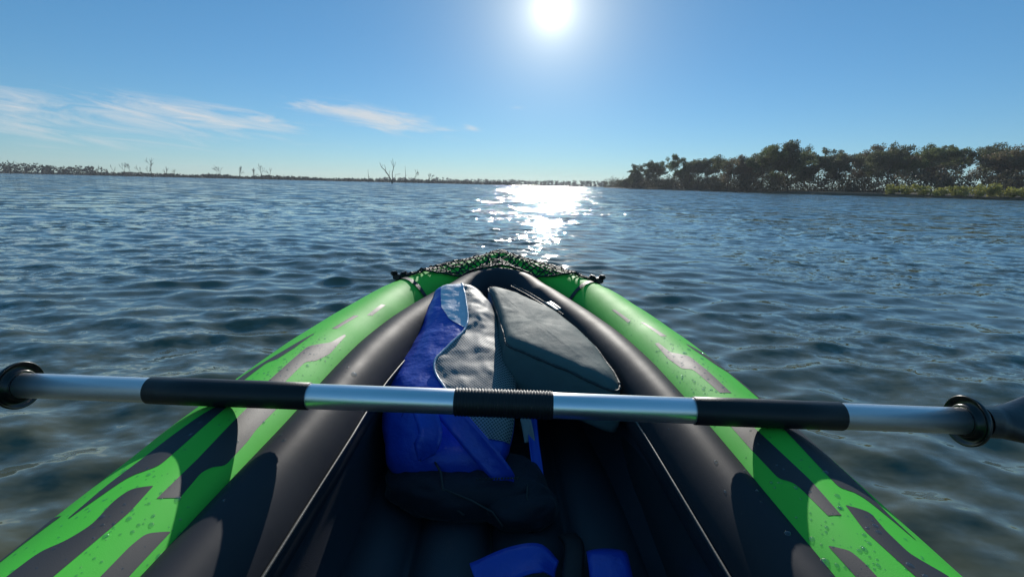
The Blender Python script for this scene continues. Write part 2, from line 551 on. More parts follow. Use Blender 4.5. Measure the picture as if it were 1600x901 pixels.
# ------------------------------------------------------------------ water
def build_water():
    th = np.concatenate([np.linspace(-180, -66, 60, endpoint=False), np.linspace(-66, 66, 900, endpoint=False), np.linspace(66, 180, 61)[:-1]])
    th = np.radians(th)
    rr = [0.06]
    while rr[-1] < 60:
        r_ = rr[-1]
        rr.append(r_ + max(0.007, 0.0078 * r_))
    while rr[-1] < 9000:
        rr.append(rr[-1] * 1.07)
    rr = np.array(rr)
    dr = np.gradient(rr)
    n, m = len(rr), len(th)
    X = rr[:, None] * np.sin(th)[None]; Y = rr[:, None] * np.cos(th)[None]
    Z = np.zeros_like(X); DX = np.zeros_like(X); DY = np.zeros_like(X)
    rs = np.random.RandomState(5)
    N = 90
    lam = np.exp(np.linspace(math.log(0.07), math.log(1.5), N)) * rs.uniform(.95, 1.05, N)
    k = 2 * math.pi / lam
    # slope per component: strongest about 0.5 to 1.2 m
    w = np.exp(-((np.log(lam) - math.log(0.19)) / 1.0) ** 2)
    s = 0.135 * w / math.sqrt((w ** 2).sum() / 2)
    ang_ = R(183) + rs.normal(0, 0.55, N)
    ph = rs.uniform(0, 2 * math.pi, N)
    rows = rr < 75
    for i in range(N):
        a = s[i] / k[i]
        att = np.clip((lam[i] / dr - 2.5) / 3.0, 0, 1)
        idx = np.where(att > 0)[0]
        if not len(idx): continue
        sl = slice(idx[0], idx[-1] + 1)
        kx, ky = k[i] * math.sin(ang_[i]), k[i] * math.cos(ang_[i])
        p = kx * X[sl] + ky * Y[sl] + ph[i]
        A = (a * att[sl])[:, None]
        Z[sl] += A * np.cos(p)
        sn = np.sin(p) * A * 0.72
        DX[sl] -= sn * math.sin(ang_[i]); DY[sl] -= sn * math.cos(ang_[i])
    # gusts: patches of steeper and calmer water
    gp = 1 + 0.35 * np.sin(X * 0.9 + 0.5 * Y + 1.0) * np.sin(0.55 * Y - 0.4 * X)
    Z *= gp; DX *= gp; DY *= gp
    X = X + DX; Y = Y + DY
    # calm under the boat
    xl, yl = k_local(X, Y)
    hw = smooth(YK, XO, np.clip(yl, -1.3, 1.53))
    inside = np.clip((hw + 0.03 - np.abs(xl)) / 0.06, 0, 1) * np.clip((1.56 - yl) / 0.06, 0, 1) * np.clip((yl + 1.33) / 0.06, 0, 1)
    Z = Z * (1 - inside) - 0.03 * inside
    V = np.stack([X, Y, Z], -1).reshape(-1, 3)
    me = bpy.data.meshes.new("water")
    ii, jj = np.meshgrid(np.arange(n - 1), np.arange(m), indexing='ij')
    j2 = (jj + 1) % m
    quads = np.stack([ii * m + jj, (ii + 1) * m + jj, (ii + 1) * m + j2, ii * m + j2], -1).reshape(-1, 4)
    me.vertices.add(len(V)); me.vertices.foreach_set("co", V.astype(np.float32).ravel())
    me.loops.add(quads.size); me.loops.foreach_set("vertex_index", quads.astype(np.int32).ravel())
    me.polygons.add(len(quads))
    me.polygons.foreach_set("loop_start", np.arange(0, quads.size, 4, dtype=np.int32))
    me.polygons.foreach_set("loop_total", np.full(len(quads), 4, dtype=np.int32))
    me.polygons.foreach_set("use_smooth", np.ones(len(quads), dtype=bool))
    me.materials.append(M['water'])
    me.update(calc_edges=True)
    o = bpy.data.objects.new("water", me)
    COL.objects.link(o)
    # make sure it faces up
    if me.polygons[len(quads) // 2].normal.z < 0:
        me.flip_normals()
    o["kind"] = "structure"
    return o


build_water()

# ------------------------------------------------------------------ banks
SHORE = [(49.3, 262), (50.0, 205), (58.5, 135), (59.8, 92), (66.8, 77), (72.6, 67), (75.0, 45), (78.0, 15), (80.0, -30)]


def strip_land(name, line, depth_vec, height, mat, n=160, seed=1, ragged=0.8):
    """ground that rises from a shoreline"""
    rs = random.Random(seed)
    L = [0]
    for a, b in zip(line[:-1], line[1:]):
        L.append(L[-1] + math.dist(a, b))
    ts = np.linspace(0, L[-1], n)
    xs = np.interp(ts, L, [p[0] for p in line]); ys = np.interp(ts, L, [p[1] for p in line])
    prof = [(-0.01, -0.6), (0.0, -0.05), (0.01, 0.18), (0.04, 0.4), (0.15, 0.65), (0.5, 0.9), (1.0, 1.0)]
    v = []
    for i in range(n):
        for (q, h) in prof:
            jx = ragged * mnoise.noise(Vector((xs[i] * 0.21, ys[i] * 0.21, seed)))
            hz = h * height * (1 + 0.4 * mnoise.noise(Vector((xs[i] * .1, ys[i] * .1, q * 3 + seed)))) if h > 0 else h
            v.append((xs[i] + depth_vec[0] * q + jx, ys[i] + depth_vec[1] * q + jx * .3, hz))
    o = mesh_obj(name, v, grid_faces(n, len(prof)), mat)
    o["kind"] = "structure"
    return o


strip_land("right_bank", SHORE, (60, 25), 1.1, M['earth'], 220, 3)
LEFT_SHORE = [(-420, 150), (-330, 268), (-262, 288), (-170, 300), (-70, 330), (0, 360)]
strip_land("left_shore", LEFT_SHORE, (-60, 160), 1.2, M['earth'], 200, 7, 2.0)
FAR_SHORE = [(-190, 640), (-60, 650), (60, 600), (130, 560), (170, 480), (180, 400)]
strip_land("far_shore", FAR_SHORE, (60, 200), 1.5, M['earth'], 160, 9, 3.0)


# ------------------------------------------------------------------ vegetation
def leaf_quads(centres, rad, n, size, rs, flat=0.8):
    """n small random quads round each centre"""
    c = np.repeat(np.asarray(centres, float), n, axis=0)
    k = len(c)
    d = rs.normal(0, 1, (k, 3)); d /= np.linalg.norm(d, axis=1)[:, None]
    rr = rad * rs.uniform(0.15, 1, (k, 1)) ** 0.6
    p = c + d * rr * np.array([1, 1, flat])
    a = rs.normal(0, 1, (k, 3)); a /= np.linalg.norm(a, axis=1)[:, None]
    b = np.cross(a, rs.normal(0, 1, (k, 3))); b /= np.linalg.norm(b, axis=1)[:, None] + 1e-9
    s = size * rs.uniform(0.6, 1.4, (k, 1))
    a *= s * 0.5; b *= s * 0.32
    V = np.stack([p - a, p + b, p + a, p - b], 1).reshape(-1, 3)
    F = [(4 * i, 4 * i + 1, 4 * i + 2, 4 * i + 3) for i in range(k)]
    return V, F


def grow_skeleton(rnd, levels, spread, nchild, lean=(0, 0), ratio=0.72, trunk=0.35, gnarl=0.18):
    """unit-height branching skeleton -> list of (points, radii), tips"""
    segs, tips = [], []

    def grow(p, d, length, rad, lev):
        pts, rads = [p.copy()], [rad]
        nseg = 4 if lev < 2 else 3
        for i in range(nseg):
            d = (d + Vector((rnd.gauss(0, gnarl), rnd.gauss(0, gnarl), rnd.gauss(0.04, gnarl * 0.6)))).normalized()
            p = p + d * (length / nseg)
            pts.append(p.copy()); rads.append(rad * (1 - 0.38 * (i + 1) / nseg))
        segs.append((pts, rads))
        if lev >= 2:
            tips.append((pts[-2] + (pts[-1] - pts[-2]) * rnd.random(), lev))
        if lev >= levels:
            tips.append((p.copy(), lev))
            return
        n = rnd.choice(nchild)
        ph = rnd.random() * 6.28
        for c in range(n):
            w = ph + 6.283 * c / n + rnd.gauss(0, 0.35)
            tilt_ = spread * rnd.uniform(0.55, 1.3)
            a = d.orthogonal().normalized(); b = d.cross(a)
            nd = (d * math.cos(tilt_) + (a * math.cos(w) + b * math.sin(w)) * math.sin(tilt_)).normalized()
            start = p if (c == 0 or rnd.random() < 0.6) else pts[-2]
            grow(start, nd, length * ratio * rnd.uniform(0.75, 1.2), rads[-1] * (0.8 if c == 0 else 0.66), lev + 1)
    d0 = Vector((lean[0], lean[1], 1)).normalized()
    grow(Vector((0, 0, -0.02)), d0, trunk, 0.022, 0)
    return segs, tips


def fit_skeleton(segs, tips, height, width):
    allp = [p for s, _ in segs for p in s]
    zmax = max(p.z for p in allp)
    xs = [p.x for p in allp]; ys = [p.y for p in allp]
    wx = max(max(xs) - min(xs), max(ys) - min(ys))
    sz = height / zmax; sx = width / wx
    f = lambda p: Vector((p.x * sx, p.y * sx, p.z * sz))
    return [([f(p) for p in s], [r_ * height for r_ in rd]) for s, rd in segs], [(f(p), l) for p, l in tips]


def make_tree(name, seed, loc, height, width, leaf, density, label, bare=0.0, leaf_size=0.30, group=None, spread=0.55):
    rnd = random.Random(seed); rs = np.random.RandomState(seed)
    root = empty(name, loc, rnd.random() * 6.28)
    cr = 0.62
    segs, tips = grow_skeleton(rnd, 5, spread, [2, 3, 3], (rnd.gauss(0, .12), rnd.gauss(0, .12)), 0.80, rnd.uniform(0.14, 0.22))
    segs, tips = fit_skeleton(segs, tips, height - cr * 0.5, max(1.5, width - cr))
    mb = MB()
    for pts, rd in segs:
        mb.tube(pts, [max(r_, 0.025) for r_ in rd], 5 if rd[0] > .08 else 3, cap=False)
    mb.build("trunk", M['bark'], root)
    cs = [p for p, l in tips if rnd.random() > bare]
    V, F = leaf_quads([tuple(c) for c in cs], cr * rnd.uniform(1.1, 1.5), int(density * 1.9), leaf_size, rs)
    mesh_obj("crown", V, F, leaf, root, smooth=False)
    tag(root, label, "tree", group)
    return root


TREES = [
    (50.1, 211.0, 4.3, 4.4, 'dark', 'low dark tree at the very left tip of the wooded bank'),
    (52.5, 210.0, 6.5, 6.0, 'dark', 'short round tree second from the left tip of the wooded bank'),
    (54.5, 198.0, 9.7, 8.4, 'dark', 'loose airy tree third from the left tip of the wooded bank'),
    (58.6, 191.0, 10.7, 9.0, 'dark', 'airy tree fourth from the left tip, just left of the first dense crown'),
    (58.2, 171.0, 12.2, 9.3, 'green', 'dense dark green tree, first tall crown on the left part of the bank'),
    (60.6, 165.0, 11.1, 6.5, 'bare', 'thin almost leafless tree right of the first tall dense crown'),
    (60.3, 156.0, 10.1, 7.6, 'dark', 'open tree with a forked crown between two thin leafless trees'),
    (62.2, 150.0, 11.0, 7.6, 'dark', 'slender open tree in the middle of the low left group on the bank'),
    (60.7, 135.1, 10.1, 8.1, 'bare', 'twiggy half bare tree left of the big dense green tree'),
    (64.0, 131.0, 9.6, 7.4, 'brown', 'brownish tree half hidden behind the left side of the big dense green tree'),
    (63.7, 120.4, 11.4, 13.0, 'green', 'biggest dense bright green round tree on the bank'),
    (66.6, 115.8, 12.2, 7.8, 'dark', 'tall narrow dark tree rising just right of the big green tree'),
    (62.1, 99.6, 8.8, 8.3, 'green', 'medium green tree right of the tall narrow dark tree'),
    (66.5, 99.2, 9.2, 8.8, 'dark', 'round topped tree before the gap of bright sky low in the trunks'),
    (67.7, 93.1, 9.4, 9.6, 'brown', 'brownish olive tree standing over the low gap of bright sky'),
    (73.8, 93.8, 10.2, 9.6, 'dark', 'tall clumpy tree left of the twin crowned tree, open with sky gaps'),
    (69.4, 83.8, 9.2, 7.6, 'dark', 'clumpy open tree, right hand one of a tall pair in mid bank'),
    (75.2, 85.1, 7.8, 6.8, 'brown', 'lower reddish brown tree in the dip of the tree line'),
    (74.9, 80.9, 9.2, 9.0, 'green', 'broad spreading tree with leaning limbs right of the dip in the tree line'),
    (81.3, 83.8, 9.5, 8.6, 'dark', 'tall dark tree behind the broad spreading tree'),
    (76.1, 74.4, 8.1, 6.4, 'dark', 'dark tree second from the right edge of the picture'),
    (81.1, 77.0, 8.0, 6.6, 'brown', 'brown tree at the right edge of the picture'),
    (82.0, 110.0, 10.5, 9.0, 'dark', 'dark tree filling the back row behind the low gap of bright sky'),
    (88.0, 101.0, 10.6, 9.0, 'green', 'back row tree seen through the gaps of the tall pair in mid bank'),
    (93.0, 97.0, 10.2, 9.0, 'dark', 'back row tree behind the dip in the tree line'),
    (96.0, 92.0, 9.8, 9.0, 'brown', 'back row brown tree behind the broad spreading tree'),
    (76.5, 118.0, 9.5, 8.0, 'dark', 'back row tree between the tall narrow dark tree and the medium green tree'),
    (72.0, 150.0, 10.0, 9.0, 'dark', 'back row tree behind the twiggy half bare tree'),
]
for i, (x, y, h, w, kind, lab) in enumerate(TREES):
    if 12 <= i <= 25:                       # the wood stands back from the water where the bank is open
        x, y, h, w = x * 1.25, y * 1.25, h * 1.25 - 0.1, w * 1.25
    lm = M['leaf_green'] if kind == 'green' else M['leaf_brown'] if kind == 'brown' else M['leaf_dark']
    dens = {'green': 26, 'dark': 17, 'brown': 15, 'bare': 8}[kind]
    make_tree("bank_tree", 100 + i, (x, y, 0.3), h - 0.3, w * 1.4, lm, dens, lab, bare={'bare': 0.55, 'brown': .2}.get(kind, 0.1),
              leaf_size=0.20 + 0.0010 * y, group="trees along the right bank", spread=0.5 if h > 9 else 0.6)


def brush_mass(name, pts, mat, label, cat, hfun, n, size, seed, dens=10, rad=0.7):
    rs = np.random.RandomState(seed)
    cs = []
    for (x, y) in pts:
        h = hfun(x, y)
        for _ in range(n):
            cs.append((x + rs.normal(0, .9), y + rs.normal(0, .9), max(0.1, rs.uniform(0.05, 1) ** 1.2 * h)))
    V, F = leaf_quads(cs, rad, dens, size, rs)
    o = mesh_obj(name, V, F, mat, None, smooth=False)
    tag(o, label, cat, kind="stuff")
    return o


def along(line, step, off=(0, 0), jit=1.0, seed=0):
    rs = random.Random(seed)
    out = []
    for a, b in zip(line[:-1], line[1:]):
        d = math.dist(a, b); k = max(1, int(d / step))
        for i in range(k):
            t = (i + rs.random()) / k
            o = rs.random()
            out.append((a[0] + (b[0] - a[0]) * t + off[0] * o + rs.gauss(0, jit), a[1] + (b[1] - a[1]) * t + off[1] * o + rs.gauss(0, jit)))
    return out


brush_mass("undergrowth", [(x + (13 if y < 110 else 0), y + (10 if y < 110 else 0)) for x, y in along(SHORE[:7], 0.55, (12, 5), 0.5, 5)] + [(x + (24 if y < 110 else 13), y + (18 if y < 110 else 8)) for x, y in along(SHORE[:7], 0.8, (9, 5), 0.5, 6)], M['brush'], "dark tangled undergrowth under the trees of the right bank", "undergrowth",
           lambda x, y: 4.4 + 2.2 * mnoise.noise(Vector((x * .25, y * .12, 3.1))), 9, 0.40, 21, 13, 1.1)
# thin upright saplings inside the wood
mb = MB()
rs_ = random.Random(77)
for (x, y) in along(SHORE[:7], 1.6, (12, 5), 0.6, 8):
    h = rs_.uniform(2.5, 6.0)
    x += 2.0 if y > 112 else 15.0
    mb.tube([(x, y, 0), (x + rs_.gauss(0, .25), y + rs_.gauss(0, .25), h * .5), (x + rs_.gauss(0, .6), y + rs_.gauss(0, .6), h)], [.06, .05, .02], 3, False)
tag(mb.build("sapling_thicket", M['bark']), "thicket of thin upright saplings between the bank trees", "thicket", kind="stuff")

SHRUB_LABELS = ["smallest yellow green shrub, furthest left on the open bank", "yellow green shrub second from the left on the open bank",
                "low olive shrub third from the left on the open bank", "round yellow green shrub fourth from the left on the open bank",
                "bright yellow green shrub in the middle of the open bank", "wide yellow green shrub just right of the middle of the open bank",
                "yellow green shrub third from the right edge", "yellow green shrub second from the right edge", "large yellow green shrub at the right edge of the picture"]
for i, lab in enumerate(SHRUB_LABELS):
    t = i / 8
    px = 1385 + 215 * t
    Y = float(np.interp(px, [1280, 1440, 1600], [92, 77, 67])) + 1.2 + rng.uniform(-.4, 1.0)
    X = (px - 800) / 738 * Y
    h = rng.uniform(1.3, 2.3)
    root = empty("shoreline_shrub", (X, Y, 0.1))
    mbx = MB(); tips = []
    for k in range(9):
        w = rng.random() * 6.28; q = rng.uniform(.2, 1.9)
        tip = (math.cos(w) * q, math.sin(w) * q, h * rng.uniform(.45, 1))
        mbx.tube([(0.1 * math.cos(w), 0.1 * math.sin(w), 0), (tip[0] * .6, tip[1] * .6, tip[2] * .6), tip], [.03, .02, .01], 3, False)
        tips.append(tip)
    mbx.build("stem", M['bark'], root)
    V, F = leaf_quads(tips + [(a * .6, b * .6, c * .6) for a, b, c in tips], 0.5, 44, 0.24, np.random.RandomState(300 + i))
    mesh_obj("foliage", V, F, M['leaf_yellow'], root, smooth=False)
    tag(root, lab, "shrub", "yellow green shrubs on the right bank")

# left shore: brush, dead trees
brush_mass("shoreline_brush", along(LEFT_SHORE[1:], 1.1, (-4, 10), .8, 15), M['far_leaf'], "low dark brush along the far left shoreline", "brush",
           lambda x, y: max(0.7, 1.7 + 1.4 * mnoise.noise(Vector((x * .06, y * .02, 1.0))) + (3.2 + 1.5 * mnoise.noise(Vector((x * .2, y * .2, 4.0))) if x < -258 else 0)), 10, 0.95, 31, 9, 1.1)


DEAD = [(-181.5, 170, 4.9), (-197.1, 190, 4.8), (-214.4, 210, 4.2), (-170.3, 170, 3.8), (-170.5, 190, 3.2), (-184.0, 210, 4.7), (-144.1, 170, 4.0),
        (-156.0, 190, 5.5), (-170.2, 210, 5.8), (-134.0, 170, 4.2), (-145.7, 190, 7.7), (-163.0, 210, 4.9), (-125.3, 170, 4.0), (-137.1, 190, 3.5),
        (-130.0, 210, 5.9), (-99.5, 170, 4.8), (-104.6, 190, 4.7), (-112.6, 210, 7.1), (-88.5, 170, 4.4), (-38.8, 150, 7.6), (-48.4, 210, 7.8),
        (-36.5, 170, 5.1), (-58.7, 190, 5.3), (-38.6, 210, 4.7)]
DEAD_LABELS = ["bare dead tree furthest left, leaning to the left above green brush", "small dead snag second from the left edge of the lake",
               "thin bare dead tree third from the left edge", "thin dead stem fourth from the left edge, over the brush", "short dead stump with twigs beyond the end of the left brush",
               "dead snag leaning right like a raised arm", "short dead snag with one upright stub", "bent bare tree left of the tall forked dead tree",
               "curved bare tree close beside the bent one", "faint low dead tree between the bent trees and the tall forked one",
               "tallest forked dead tree of the left group, with a fan of branches", "short dead stem touching the left side of the tall forked dead tree",
               "short dead stump right of the tall forked dead tree", "low twiggy dead bush right of the short stump", "dead tree with a stout trunk and short side twigs, alone on the shoreline",
               "wide forked dead tree with two bowed stems", "small dead tree left of the tall thin dead stem", "tall thin dead stem in the middle of the left horizon", "small forked dead tree right of the tall thin dead stem",
               "large dead tree with two wide limbs standing alone in the lake", "straight bare pole of a dead tree right of the large one", "small twiggy dead tree right of the bare pole",
               "thin dead pole left of the large lone dead tree", "last faint dead tree towards the sun glitter"]
for i, ((x, y, h), lab) in enumerate(zip(DEAD, DEAD_LABELS)):
    rnd = random.Random(500 + i)
    root = empty("dead_tree", (x, y, -0.3))
    if i in (20, 22):
        segs = [([Vector((0, 0, 0)), Vector((.05, 0, h * .5)), Vector((-.05, 0, h))], [.16, .12, .05]), ([Vector((0, 0, h * .4)), Vector((.5, 0, h * .5))], [.05, .02])]
    elif i == 19:
        segs = []
        for path, r0 in (([(0, 0, 0), (-.2, 0, 1.0), (-1.3, .2, 2.9), (-2.2, .1, 4.3), (-3.3, .2, 5.2), (-3.8, .2, 6.6)], .22),
                         ([(0, 0, 0), (.1, .1, 1.6), (.0, .2, 3.4), (.5, .1, 5.0), (.45, .1, 6.4), (.3, 0, 7.9)], .2),
                         ([(.4, .1, 5.0), (.9, .2, 5.9), (1.2, .1, 6.9)], .1), ([(-2.0, .1, 4.1), (-2.1, .3, 5.2), (-2.5, .3, 6.0)], .08),
                         ([(-.9, .1, 2.3), (-1.0, .3, 3.4), (-.7, .4, 4.3)], .08), ([(.05, 0, 1.0), (.9, .1, 1.4), (1.0, .1, 3.0), (2.6, .2, 3.3)], .09),
                         ([(.3, .1, 5.8), (-.1, .1, 6.7), (-.2, 0, 7.3)], .06), ([(-3.2, .2, 5.1), (-2.9, .3, 6.0)], .05), ([(-1.4, .2, 3.1), (-2.3, .2, 3.7)], .06)):
            segs.append(([Vector(q) for q in path], [r0 * (1 - .75 * k / (len(path) - 1)) for k in range(len(path))]))
    else:
        segs, tips = grow_skeleton(rnd, 3 if h > 4.5 else 2, 0.5, [2, 3], (rnd.gauss(0, .25), rnd.gauss(0, .1)), .78, rnd.uniform(.3, .5), .12)
        segs, _ = fit_skeleton(segs, tips, h + 0.3, h * rnd.uniform(.4, .75))
        segs = [(p, [r_ * 0.95 for r_ in rd]) for p, rd in segs]
    mbt, mbl = MB(), MB()
    for j, (pts, rd) in enumerate(segs):
        (mbt if j == 0 else mbl).tube(pts, [max(r_, 0.045) for r_ in rd], 4, False)
    mbt.build("trunk", M['dead_bark'], root)
    mbl.build("limbs", M['dead_bark'], root)
    tag(root, lab, "dead tree", "dead trees standing in the lake")

brush_mass("distant_wood", along(FAR_SHORE, 2.2, (5, 18), 1.2, 25), M['far_leaf'], "distant low wood along the far shore under the sun", "wood",
           lambda x, y: 5.6 + 3.4 * mnoise.noise(Vector((x * .035, y * .02, 8.0))) + max(0, min(2.5, (x - 40) * .03)), 10, 1.5, 41, 8, 1.6)

# ------------------------------------------------------------------ the kayak
kayak = empty("inflatable_kayak", (KOX, 0, 0), YAW)
tag(kayak, "green and black inflatable kayak with its bow pointing at the sun", "kayak")


def tube_frame(y, side):
    """centre, outward unit normal (plan) of the outer tube at station y"""
    e = 0.004
    x0, x1 = smooth(YK, XO, y - e), smooth(YK, XO, y + e)
    dx = float(x1 - x0) / (2 * e)
    nrm = Vector((1, -dx, 0)).normalized()
    c = Vector((float(smooth(YK, XO, y)), y, float(smooth(YK, ZO, y))))
    return Vector((c.x * side, c.y, c.z)), Vector((nrm.x * side, nrm.y, 0))


def on_tube(y, phi, side, off=0.0):
    c, nv = tube_frame(y, side)
    a = float(smooth(YK, AO, y)) + off; b = float(smooth(YK, BO, y)) + off
    return c + nv * (a * math.sin(phi)) + Vector((0, 0, b * math.cos(phi)))


def skin(y, phi, side, off=0.0):
    p = on_tube(y, phi, side)
    return on_tube(y, phi, side, off + 0.0012 * mnoise.noise(Vector((p.x * 9, p.y * 11, p.z * 9))))


# U path of the cockpit tube
_ys = np.concatenate([np.linspace(-.95, 1.1, 60, endpoint=False), np.linspace(1.1, 1.205, 14, endpoint=False)])
_left = [(-float(smooth(YI, XI, y)), float(y), float(smooth(YI, TI, y)) - BI) for y in _ys]
_nose = []
b0 = Vector((-_left[-1][0], _left[-1][1], 0)); b1 = b0 + Vector((-.026, .062, 0)); b3 = Vector((0, 1.338, 0)); b2 = b3 + Vector((.075, 0, 0))
for k in range(1, 18):
    w = k / 18
    q = b0 * (1 - w) ** 3 + b1 * 3 * w * (1 - w) ** 2 + b2 * 3 * w * w * (1 - w) + b3 * w ** 3
    _nose.append((-q.x, q.y, _left[-1][2] + (.315 - BI - _left[-1][2]) * (3 * w * w - 2 * w ** 3)))
_half = _left + _nose
UPATH = [Vector(p) for p in _half] + [Vector((0, 1.338, .315 - BI))] + [Vector((-p[0], p[1], p[2])) for p in reversed(_half)]
for p in UPATH:
    p.x += lean_x(p.y)


def sweep(path, a, b, seg=40, phis=None, wob=0.0, off=0.0):
    v = []
    n = len(path)
    if phis is None:
        phis = [2 * math.pi * k / seg for k in range(seg)]
    for i, p in enumerate(path):
        t = path[min(i + 1, n - 1)] - path[max(i - 1, 0)]
        t.z = 0; t.normalize()
        nv = Vector((-t.y, t.x, 0))      # to the left of travel = outward for the U path
        for ph in phis:
            k = 1 + wob * mnoise.noise(p * 9 + Vector((math.sin(ph), math.cos(ph), 0)))
            v.append(p + nv * ((ai(p.y) if a is None else a) * k * math.sin(ph)) + Vector((0, 0, (b + off) * k * math.cos(ph))))
    return v


# outer tubes
N_Y = 190
SEG = 112
yy = np.concatenate([np.linspace(-1.3, -.6, 30, endpoint=False), np.linspace(-.6, 1.1, 240, endpoint=False), np.linspace(1.1, 1.53, 60)])
tubes = {}
for side in (-1, 1):
    v, f, mi = [], [], []
    for y in yy:
        for k in range(SEG):
            ph = 2 * math.pi * k / SEG
            v.append(skin(float(y), ph, side))
    fs = grid_faces(len(yy), SEG, True)
    for (a_, b_, c_, d_) in fs:
        k = a_ % SEG
        deg = 360 * k / SEG
        mi.append(1 if 40 <= deg < 312 else 0)
    caps = [tuple(range(SEG)), tuple(len(v) - SEG + k for k in range(SEG))]
    fs += caps; mi += [0, 0]
    if side > 0: fs = [q for q in fs]
    else: fs = [tuple(reversed(q)) for q in fs]
    o = mesh_obj("outer_tube", v, fs, [M['green'], M['hull']], kayak, midx=mi)
    o["label"] = "green side tube with grey printed bands, %s of the boat" % ("left" if side < 0 else "right")
    tubes[side] = o

# printed bands (station y, angle in degrees; + = outboard)
BANDS = {
    -1: [[[(.504, -2), (.476, 3), (.42, 7), (.353, 9), (.313, 8)], [(.535, -6), (.498, -6), (.424, -6), (.377, -6), (.368, -2), (.361, 2), (.312, 7)]],
         [[(.535, -16), (.505, -16), (.4, -18), (.341, -18)], [(.535, -29), (.475, -29), (.453, -30), (.407, -30), (.398, -26), (.386, -24), (.351, -25)]],
         [[(.352, -12), (.344, -5), (.328, -4), (.303, -6), (.286, -3), (.277, 2), (.258, 3), (.22, 3), (.17, 0)], [(.352, -12.5), (.321, -14), (.261, -12), (.22, -12), (.17, -12)]],
         [[(.321, -31), (.31, -25), (.296, -24), (.272, -24), (.22, -24), (.18, -24)], [(.321, -31.5), (.282, -31), (.22, -32), (.18, -32)]],
         [[(.33, 26), (.294, 28), (.23, 28)], [(.32, 15), (.294, 19), (.23, 19)]],
         [[(.753, 0), (.714, 3), (.675, 6), (.587, 15), (.56, 15)], [(.753, -1), (.682, -1), (.635, 1), (.625, 6), (.573, 6), (.56, 6)]],
         [[(.79, -22), (.739, -20), (.696, -9), (.58, -11), (.55, -11)], [(.79, -24), (.709, -27), (.667, -24), (.65, -19), (.592, -20), (.55, -20)]],
         [[(.789, -9), (.882, -11)], [(.797, -13), (.891, -15)]],
         [[(.91, -20), (.993, -19)], [(.923, -24), (1.001, -23)]]],
    1: [[[(.50, 24), (.438, 24), (.368, 20), (.33, 16), (.3, 15)], [(.50, 5), (.463, 5), (.386, 2), (.353, 1), (.35, 8), (.339, 11), (.3, 14.5)]],
        [[(.50, -12), (.474, -12), (.365, -9), (.321, -10)], [(.50, -22), (.435, -22), (.379, -21), (.37, -17), (.36, -16), (.324, -15)]],
        [[(.331, -4), (.323, 4), (.302, 2), (.279, 2), (.269, 6), (.262, 10), (.2, 10)], [(.331, -4.5), (.303, -7), (.26, -5), (.2, -5)]],
        [[(.299, -23), (.289, -18), (.277, -17), (.267, -17), (.2, -17)], [(.299, -23.5), (.273, -23), (.2, -24)]],
        [[(.736, 7), (.68, 24), (.577, 25), (.54, 25)], [(.725, 6), (.639, 12), (.627, 17), (.54, 17)]],
        [[(.756, -16), (.707, -15), (.676, -5), (.612, -4), (.545, -4)], [(.759, -19), (.692, -21), (.643, -19), (.63, -13), (.551, -11)]],
        [[(.771, -4), (.863, -8)], [(.775, -9), (.869, -11)]],
        [[(.893, -17), (.981, -18)], [(.893, -21), (.989, -21)]]]}


def resample(pl, n):
    L = [0]
    for a, b in zip(pl[:-1], pl[1:]):
        L.append(L[-1] + math.hypot((b[0] - a[0]), (b[1] - a[1]) * 0.0022))
    ts = np.linspace(0, L[-1], n)
    return np.interp(ts, L, [p[0] for p in pl]), np.interp(ts, L, [p[1] for p in pl])


for side in (-1, 1):
    for up, lo in BANDS[side]:
        n, mrows = 60, 9
        uy, ua = resample(up, n); ly, la = resample(lo, n)
        for arr in (uy, ua, ly, la):
            for _ in range(3):
                arr[1:-1] = (arr[:-2] + 2 * arr[1:-1] + arr[2:]) / 4
        v = []
        for i in range(n):
            for j in range(mrows):
                t = j / (mrows - 1)
                y = uy[i] * (1 - t) + ly[i] * t
                p_deg = ua[i] * (1 - t) + la[i] * t
                v.append(skin(float(y), R(float(p_deg)), side, 0.00024))
        mesh_obj("printed_band", v, grid_faces(n, mrows), M['print'], tubes[side])

# cockpit tube (one tube round the bow), its inner welt and the inside wall
SI = 44
v = sweep(UPATH, None, BI, SI, wob=0.012)
mesh_obj("cockpit_tube", v, grid_faces(len(UPATH), SI, True), M['black_vinyl'], kayak)
PH_W = R(-82)
welt_path = []
for i, p in enumerate(UPATH):
    t = UPATH[min(i + 1, len(UPATH) - 1)] - UPATH[max(i - 1, 0)]; t.z = 0; t.normalize()
    nv = Vector((-t.y, t.x, 0))
    welt_path.append((p + nv * (ai(p.y) + .002) * math.sin(PH_W) + Vector((0, 0, BI * math.cos(PH_W))), p.y))
for sgn in (-1, 1):
    pts = [p for p, y in welt_path if y < 1.14 and p.x * sgn > 0]
    mbw = MB()
    fine = []
    for a, b in zip(pts[:-1], pts[1:]):
        for q in range(4):
            fine.append(a.lerp(b, q / 4))
    mbw.tube(fine, [0.0017 + 0.0003 * mnoise.noise(p * 40) for p in fine], 6)
    mbw.build("welt", M['welt'], kayak)
wall_v = []
for i, (p, y) in enumerate(welt_path):
    for (dz, q) in ((-.002, 0.0), (-.04, .05), (-.08, .08), (-.12, .06), (-.17, -.02)):
        wall_v.append(Vector((p.x * (1 + q), p.y + (q * .15 if y > 1.2 else 0), max(0.045, p.z + dz))))
mesh_obj("inside_wall", wall_v, grid_faces(len(welt_path), 5), M['floor'], kayak)

